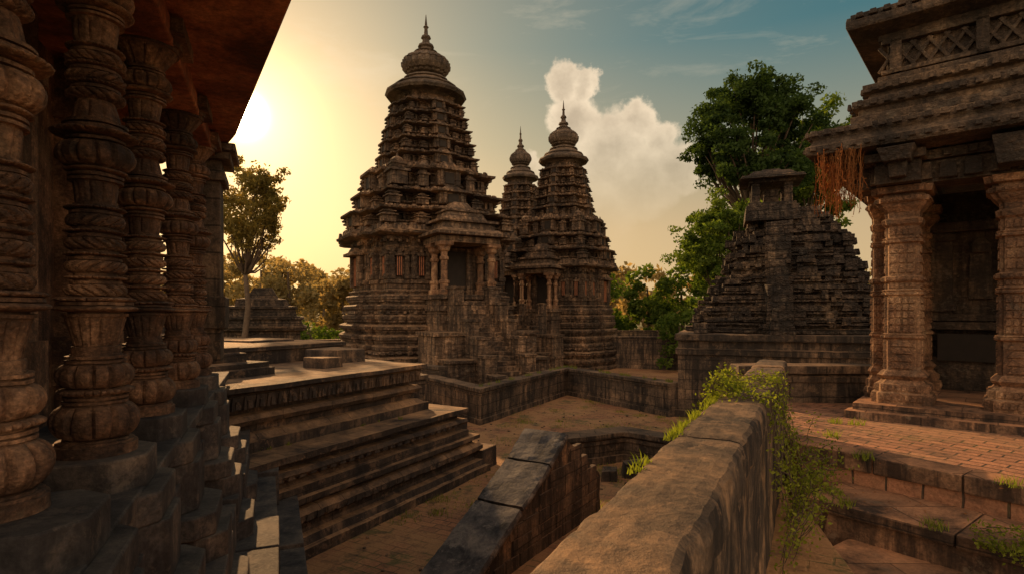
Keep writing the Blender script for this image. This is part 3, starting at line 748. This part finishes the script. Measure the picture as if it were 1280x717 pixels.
while y<8:
    mb.box((-1.23,y,7.41),(.06,.13,.09),0,.7); mb.box((-1.27,y,7.15),(.05,.09,.07),0,.7)
    if y>-.34: mb.box((-.72,y,7.92),(.06,.1,.1),0,.7); mb.box((-.73,y,9.37),(.08,.12,.08),0,.7)
    if y>-.2: mb.box((-.56,y,8.19),(.06,.11,.09),0,.7)
    y+=.19
x=-.2
while x<9:
    mb.box((x,.03,8.7),(.05,.06,.5),0,1,ry=.6); mb.box((x,.02,8.7),(.05,.06,.5),0,1,ry=-.6); x+=.22
mb.box((4.3,.0,8.96),(9.2,.12,.07)); mb.box((4.3,.0,8.46),(9.2,.12,.07))
for x in (-.1,1.0,2.1,3.2,4.3): mb.box((x,.02,8.7),(.16,.16,.55)); mb.box((x+.2,.3,10.7),(.3,.2,.95)); mb.box((x+.2,.28,11.1),(.42,.3,.12))
for y in (.6,1.8,3.0): mb.box((-.22,y,8.7),(.16,.16,.55)); mb.box((.05,y,10.7),(.2,.3,.95))
mb.obj('eaves_and_roof_tiers',M_pav,PV,bevel=.008)

# ------------------------------------------------------------------ vegetation
def tree(name,x,y,z0,trunk_h,crown,nclump,leafn,leafsize,mat,tr=.35,seed=0,clr=1.3,th=-.18):
    random.seed(seed); root=empty(name,(x,y,z0))
    mb=MB(); cx_,cy_,cz_,rx,ry,rz=crown
    top=Vector((cx_*.4,cy_*.4,trunk_h)); 
    pts=[Vector((0,0,-.3)),Vector((.1*cx_,0,trunk_h*.35)),Vector((.25*cx_+.2,.1,trunk_h*.7)),top]
    mb.tube(pts,[tr*1.4,tr,tr*.85,tr*.65],9)
    C=[]; 
    for i in range(nclump):
        a=random.uniform(0,2*math.pi); el=math.asin(random.uniform(-.75,1)); q=random.uniform(.35,1)**.6
        c=Vector((cx_+rx*q*math.cos(a)*math.cos(el),cy_+ry*q*math.sin(a)*math.cos(el),cz_+rz*q*math.sin(el)))
        if noise.noise(c*.35+Vector((seed,0,0)))<th: continue
        if i%2==0:
            m=(top+c)/2+Vector((random.uniform(-.6,.6),random.uniform(-.6,.6),-.4)); s0=top*.75+Vector((0,0,trunk_h*.25))*.9 if i%4 else top
            mb.tube([s0,s0.lerp(m,.5)+Vector((0,0,-.2)),m,m.lerp(c,.6)+Vector((0,0,.2)),c],[tr*.38,tr*.3,tr*.2,tr*.12,tr*.04],5)
        n=int(leafn*random.uniform(.5,1.4)); rr=clr*random.uniform(.6,1.25)
        for sub in range(4):
            sc=np.array(c)+rng.normal(size=3)*rr*.55
            P_=rng.normal(size=(n//4,3)); P_/=np.linalg.norm(P_,axis=1)[:,None]; P_*=(rng.uniform(0,1,n//4)**.45)[:,None]*rr*.7
            P_[:,2]*=.6; C.append(P_+sc)
    mb.obj('trunk_and_limbs',M_bark,root,smooth=True)
    leaves('foliage',mat,np.concatenate(C),leafsize,root)
    return root
L_dark=leafmat('leaf_dark',(.015,.033,.015),(.06,.10,.035),.4)
L_mid=leafmat('leaf_mid',(.035,.075,.02),(.14,.19,.045),.5)
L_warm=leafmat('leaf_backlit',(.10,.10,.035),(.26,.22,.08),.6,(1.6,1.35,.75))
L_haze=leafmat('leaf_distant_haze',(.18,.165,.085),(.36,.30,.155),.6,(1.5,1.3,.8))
L_vine=leafmat('leaf_vine',(.06,.095,.015),(.26,.29,.05),.45)
L_dry=leafmat('dry_vine',(.16,.07,.03),(.40,.20,.08),.5,(1.3,1,.8))
tree('tall_tree',20.8,50,0,13,(.3,0,19.4,5.6,5,5.6),140,420,.19,L_dark,.5,4,1.2,-.26)
tree('green_tree',17.8,47,0,5,(0,0,9.6,3.3,3,4.2),60,380,.18,L_mid,.3,8,1.1)
tree('green_tree',29,56,0,11,(0,0,18.5,4.2,4,6.2),80,380,.2,L_mid,.4,9,1.3)
tree('green_tree',23,60,0,6,(0,0,11,5,4,4.5),60,380,.2,L_mid,.4,19,1.4)
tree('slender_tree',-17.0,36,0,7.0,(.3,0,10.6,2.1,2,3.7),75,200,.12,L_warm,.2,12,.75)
def treeline(name,items,mat,leaf,nper,seed):
    random.seed(seed); C=[]; mb=MB(); root=empty(name)
    for (x,y,r,h) in items:
        mb.tube([(x,y,-.2),(x+.2,y,h*.4),(x,y,h*.75)],[r*.08,r*.06,r*.03],6)
        for k in range(20):
            a=random.uniform(0,6.28); q=random.random()**.5
            c=np.array([x+r*q*math.cos(a),y+r*q*math.sin(a)*.7,h*random.uniform(.12,.95)])
            shrink=1-.45*(c[2]/h)**2; c[0]=x+(c[0]-x)*shrink
            rr=r*random.uniform(.22,.45); n=nper//20
            P_=rng.normal(size=(n,3)); P_/=np.linalg.norm(P_,axis=1)[:,None]; P_*=(rng.uniform(0,1,n)**.4)[:,None]*rr; P_[:,2]*=.75
            C.append(P_+c)
    mb.obj('trunks',M_bark,root); leaves('foliage',mat,np.concatenate(C),leaf,root)
random.seed(21)
treeline('distant_trees',[(8.5+i*3.2+random.uniform(-1,1),63+random.uniform(-2,5),random.uniform(2.6,4),random.uniform(8,12)) for i in range(9)],L_mid,.28,2600,31)
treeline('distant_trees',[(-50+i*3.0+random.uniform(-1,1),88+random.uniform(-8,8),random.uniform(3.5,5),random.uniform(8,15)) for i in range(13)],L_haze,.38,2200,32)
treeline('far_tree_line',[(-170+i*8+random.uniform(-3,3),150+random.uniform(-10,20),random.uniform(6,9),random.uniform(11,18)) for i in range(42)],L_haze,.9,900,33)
treeline('hedge_bushes',[(12.5+i*1.6,43+random.uniform(-1,1),random.uniform(1.3,2),random.uniform(4,6.5)) for i in range(5)]+[(-30+i*2.5,50+random.uniform(-2,2),2,random.uniform(3,5)) for i in range(8)],L_mid,.16,1700,34)

def parapet_pt(Y,across):
    return Vector((-.59+.529*Y+across*.2*.884,Y-across*.2*.468))
def vine(name,strands,mat,leafs,per,spread=.06,sr=.004,aspect=.65):
    root=empty(name); mb=MB(); C=[]
    for pts in strands:
        P=[Vector(p) for p in pts]; dense=[]
        for i in range(len(P)-1):
            for k in range(6): dense.append(P[i].lerp(P[i+1],k/6)+Vector((random.uniform(-1,1),random.uniform(-1,1),random.uniform(-1,1)))*.015)
        mb.tube(dense,[sr]*len(dense),4)
        for p in dense:
            if per: C.append(np.array(p)+rng.normal(size=(per,3))*spread)
    mb.obj('stems',mat if sr>.005 else M_bark,root); leaves('leaves',mat,np.concatenate(C),leafs,root,aspect)
random.seed(44)
S=[]
for i in range(15):
    Y=random.gauss(5.3,.5); a=parapet_pt(Y,random.uniform(-.9,.2)); b=parapet_pt(Y+random.uniform(-.3,.3),1.12); c=parapet_pt(Y+random.uniform(-.3,.3),1.35+random.random()*.4)
    S.append([(a.x,a.y,3.82),(b.x,b.y,3.84),(c.x,c.y,3.5-random.random()*.3),(c.x+random.uniform(0,.18),c.y,3.1-random.random()*.5)])
for i in range(22):
    Y=random.gauss(4.9,.35); a=parapet_pt(Y,-.2); b=parapet_pt(Y,-1.05); S.append([(a.x,a.y,3.82),(b.x,b.y,3.88+random.random()*.08),(b.x-.07-random.random()*.12,b.y+.05,3.58-random.random()*.25)])
vine('creeper_vine',S,L_vine,.018,5,.036)
S=[]
for i in range(30):
    Y=random.gauss(5.9,.7); a=parapet_pt(Y,1.4+random.random()*.6); S.append([(a.x,a.y,2.35),(a.x+random.uniform(0,.25),a.y+random.uniform(-.2,.2),2.65+random.random()*.3),(a.x+random.uniform(.1,.55),a.y+random.uniform(-.3,.3),2.85+random.random()*.25)])
for i in range(8):
    S.append([(3.75+random.random()*.4,8.4+random.random()*2.2,2.8),(3.8+random.random()*.4,8.5+random.random()*2,3.05+random.random()*.2),(3.9+random.random()*.4,8.6+random.random()*2,3.0+random.random()*.5)])
vine('climbing_plant',S,L_vine,.02,5,.05)
S=[]
for i in range(110):
    x=random.gauss(5.28,.13); y=random.gauss(9.2,.2); L=random.uniform(.35,.95); S.append([(x,y,7.05),(x+random.uniform(-.05,.05),y,6.95-L*.5),(x+random.uniform(-.08,.08),y,6.9-L)])
vine('dried_hanging_vine',S,L_dry,.022,1,.018,.0055,.25)
def grass(name,patches,mat):
    V=[];F=[]
    for (x,y,z,r,n,h) in patches:
        for i in range(n):
            a=random.uniform(0,6.28); q=r*random.random()**.7; bx,by=x+q*math.cos(a),y+q*math.sin(a)
            t=random.uniform(0,6.28); hh=h*random.uniform(.4,1.2); w=.003+.01*hh; lx,ly=hh*.5*math.cos(t),hh*.5*math.sin(t)
            b=len(V); V+=[(bx-w,by,z),(bx+w,by,z),(bx+lx*.4+w*.7,by+ly*.4,z+hh*.6),(bx+lx*.4-w*.7,by+ly*.4,z+hh*.6),(bx+lx,by+ly,z+hh*.9)]
            F+=[(b,b+1,b+2,b+3),(b+3,b+2,b+4)]
    me=bpy.data.meshes.new(name); me.from_pydata(V,[],F); me.materials.append(mat); o=bpy.data.objects.new(name,me); col.objects.link(o)
random.seed(50)
Pp=[]
for i in range(120):
    x=random.uniform(-3,9); y=random.uniform(11,29); 
    Pp.append((x,y,.04,random.uniform(.1,.8),90,.11))
for i in range(30): 
    Y=random.uniform(2.3,5.2); p=parapet_pt(Y,-.97); Pp.append((p.x,p.y,3.77,.045,18,.06))
for x,y in ((4.2,4.9),(4.35,4.8),(4.5,4.75),(3.6,6.4),(3.5,6.0),(4.0,5.4),(4.1,6.6),(4.9,5.6),(5.2,8.6),(5.0,8.75),(4.4,7.8)): Pp.append((x,y,2.46 if y<6.5 and x<4.8 else 2.8,.12,45,.11))
for i in range(12): Pp.append((random.uniform(.2,2.2),random.uniform(9.5,15),.03,.2,70,.16))
for i in range(22):
    s_=random.uniform(-12,-1); a=rad(-27.9); lx=-1.05+random.uniform(-.1,.3); X=-.67+lx*math.cos(a)-s_*math.sin(a); Y=16+lx*math.sin(a)+s_*math.cos(a); Pp.append((X,Y,1.9,.06,20,.10))
for i in range(18):
    f=random.random(); Pp.append((2.95+f*4,31.3-7*f,1.49,.12,20,.18)); f=random.random(); Pp.append((-1.3+f*4.25,23+8.3*f,1.49,.12,18,.16))
grass('grass_tufts',Pp,L_vine)
S=[]
for i in range(9): 
    x=4.1+random.random()*.5; y=5.1-random.random()*.5; S.append([(x,y,2.47),(x+random.uniform(-.2,.3),y+random.uniform(-.15,.15),2.55),(x+random.uniform(-.2,.35),y,2.6)])
vine('weed_plant',S,L_vine,.02,5,.035)
random.seed(90); C=[]
for i in range(420):
    x=random.uniform(3.9,9); y=random.uniform(5,11); C.append((x,y,2.812))
for i in range(120):
    p=starts[0]+Vector((.6,-.8))*random.uniform(0,3)+Vector((.8,.6))*random.uniform(0,.8); C.append((p.x,p.y,2.472))
V=[];F=[]
for x,y,z in C:
    a=random.uniform(0,6.28); s=random.uniform(.008,.022); b=len(V)
    for k,(u,v) in enumerate(((1,0),(0,.5),(-1,0),(0,-.5))): V.append((x+s*(u*math.cos(a)-v*math.sin(a)),y+s*(u*math.sin(a)+v*math.cos(a)),z+random.uniform(0,.008)))
    F.append((b,b+1,b+2,b+3))
me=bpy.data.meshes.new('fallen_leaves'); me.from_pydata(V,[],F); me.materials.append(L_dry); col.objects.link(bpy.data.objects.new('fallen_leaves',me))

# ------------------------------------------------------------------ world
SUN_AZ=-25.4; SUN_EL=17.4
w=bpy.data.worlds.new('World'); scene.world=w; w.use_nodes=True; w.node_tree.nodes.clear(); t=NT(w.node_tree)
out=t.new('ShaderNodeOutputWorld'); tc=t.new('ShaderNodeTexCoord'); D=t.vmath('NORMALIZE',tc.outputs['Generated'])
def dirv(az,el): return (math.sin(rad(az))*math.cos(rad(el)),math.cos(rad(az))*math.cos(rad(el)),math.sin(rad(el)))
sd=dirv(SUN_AZ,SUN_EL)
sky=t.new('ShaderNodeTexSky',sky_type='NISHITA'); sky.sun_disc=False; sky.sun_elevation=rad(SUN_EL); sky.sun_rotation=rad(SUN_AZ); sky.dust_density=4; sky.air_density=1.2
sz=t.new('ShaderNodeSeparateXYZ'); t.link(D,sz.inputs[0])
grad=t.ramp(sz.outputs[2],[(0,(.68,.47,.235)),(.14,(.56,.40,.215)),(.28,(.25,.26,.19)),(.42,(.045,.15,.17)),(.65,(.012,.09,.13)),(1,(.03,.07,.09))])
dt=t.math('MAXIMUM',t.vmath('DOT_PRODUCT',D,sd,out=1),0.0)
g1=t.math('MULTIPLY',t.math('POWER',dt,7),.36); g2=t.math('MULTIPLY',t.math('POWER',dt,45),.42); g3=t.math('MULTIPLY',t.math('POWER',dt,350),1.8); g4=t.math('MULTIPLY',t.math('POWER',dt,5500),30)
def sc(col_,f): return t.vmath('SCALE',col_,scale=f)
tot=t.vmath('ADD',grad,sc((1,.56,.13),g1)); tot=t.vmath('ADD',tot,sc((1,.42,.05),g2)); tot=t.vmath('ADD',tot,sc((1,.60,.20),g3)); 
wv=t.vmath('ADD',D,t.vmath('SCALE',t.vmath('SUBTRACT',t.noise(D,13,7,.62,color=True),(.5,.5,.5)),scale=.085))
blobs=[(5.4,22.0,1.8),(7.4,21.4,1.5),(6.2,18.6,2.7),(9.6,15.5,3.4),(12.4,18.2,2.1),(14.6,16.4,1.9),(16.2,13.5,2.4),(12.5,12.5,3.6),(5.0,13,3.4),(9,9,4),(1.5,14,1.6)]
m=None
for az,el,r in blobs:
    q=t.math('DIVIDE',t.vmath('DISTANCE',wv,dirv(az,el),out=1),rad(r)); m=q if m is None else t.math('SMOOTH_MIN',m,q,.12)
mask=t.mapr(m,1.15,.82,0,1,True)
fade=t.mapr(sz.outputs[2],.12,.34,.05,.9,True)
shade=t.mapr(t.noise(t.vmath('ADD',D,(.02,0,-.03)),16,5,.6),.35,.65)
edge=t.mapr(m,.25,.95)
cc=t.mix(t.math('MULTIPLY',t.math('ADD',shade,edge),.5),(.50,.38,.25),(1.0,.79,.54))
tot=t.mix(t.math('MULTIPLY',mask,fade),tot,cc)
wsp=t.ramp(t.noise(t.mapping(D,(1.2,1.2,5),rot=(.2,.35,0)),3.2,6,.65,.6),[(.54,0.),(.80,.4)])
tot=t.mix(t.math('MULTIPLY',wsp,t.mapr(sz.outputs[2],.2,.4)),tot,(.70,.58,.40))
rear_fill=t.mapr(sz.outputs[1],.15,-.75,0,1,True)
rear_fill=t.math('MULTIPLY',rear_fill,t.mapr(sz.outputs[2],-.05,.1,0,1,True))
tot=t.vmath('ADD',tot,sc((1.42,.92,.56),rear_fill))  # warm fill glow added to the unseen sky behind the camera
tot=t.vmath('ADD',tot,sc((1,.8,.5),g4))
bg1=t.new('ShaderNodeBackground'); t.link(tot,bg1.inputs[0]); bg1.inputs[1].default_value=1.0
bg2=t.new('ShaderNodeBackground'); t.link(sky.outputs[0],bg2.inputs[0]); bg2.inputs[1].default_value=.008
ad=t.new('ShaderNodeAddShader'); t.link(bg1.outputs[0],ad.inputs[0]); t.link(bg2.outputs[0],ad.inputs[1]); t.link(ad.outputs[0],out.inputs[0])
sl=bpy.data.lights.new('sun','SUN'); sl.energy=5.0; sl.angle=rad(.6); sl.color=(1,.56,.24)
so=bpy.data.objects.new('sun',sl); col.objects.link(so); so.rotation_euler=Vector(dirv(-28,22.5)).to_track_quat('Z','Y').to_euler()
cam=bpy.data.cameras.new('camera'); cam.lens=20; cam.sensor_width=36; cam.clip_end=3000; cam.clip_start=.05; cam.shift_y=31.5/1280
co=bpy.data.objects.new('camera',cam); col.objects.link(co); co.location=(0,0,4.5); co.rotation_euler=(rad(90),0,0); scene.camera=co
scene.view_settings.view_transform='Standard'; scene.view_settings.look='None'; scene.view_settings.exposure=0
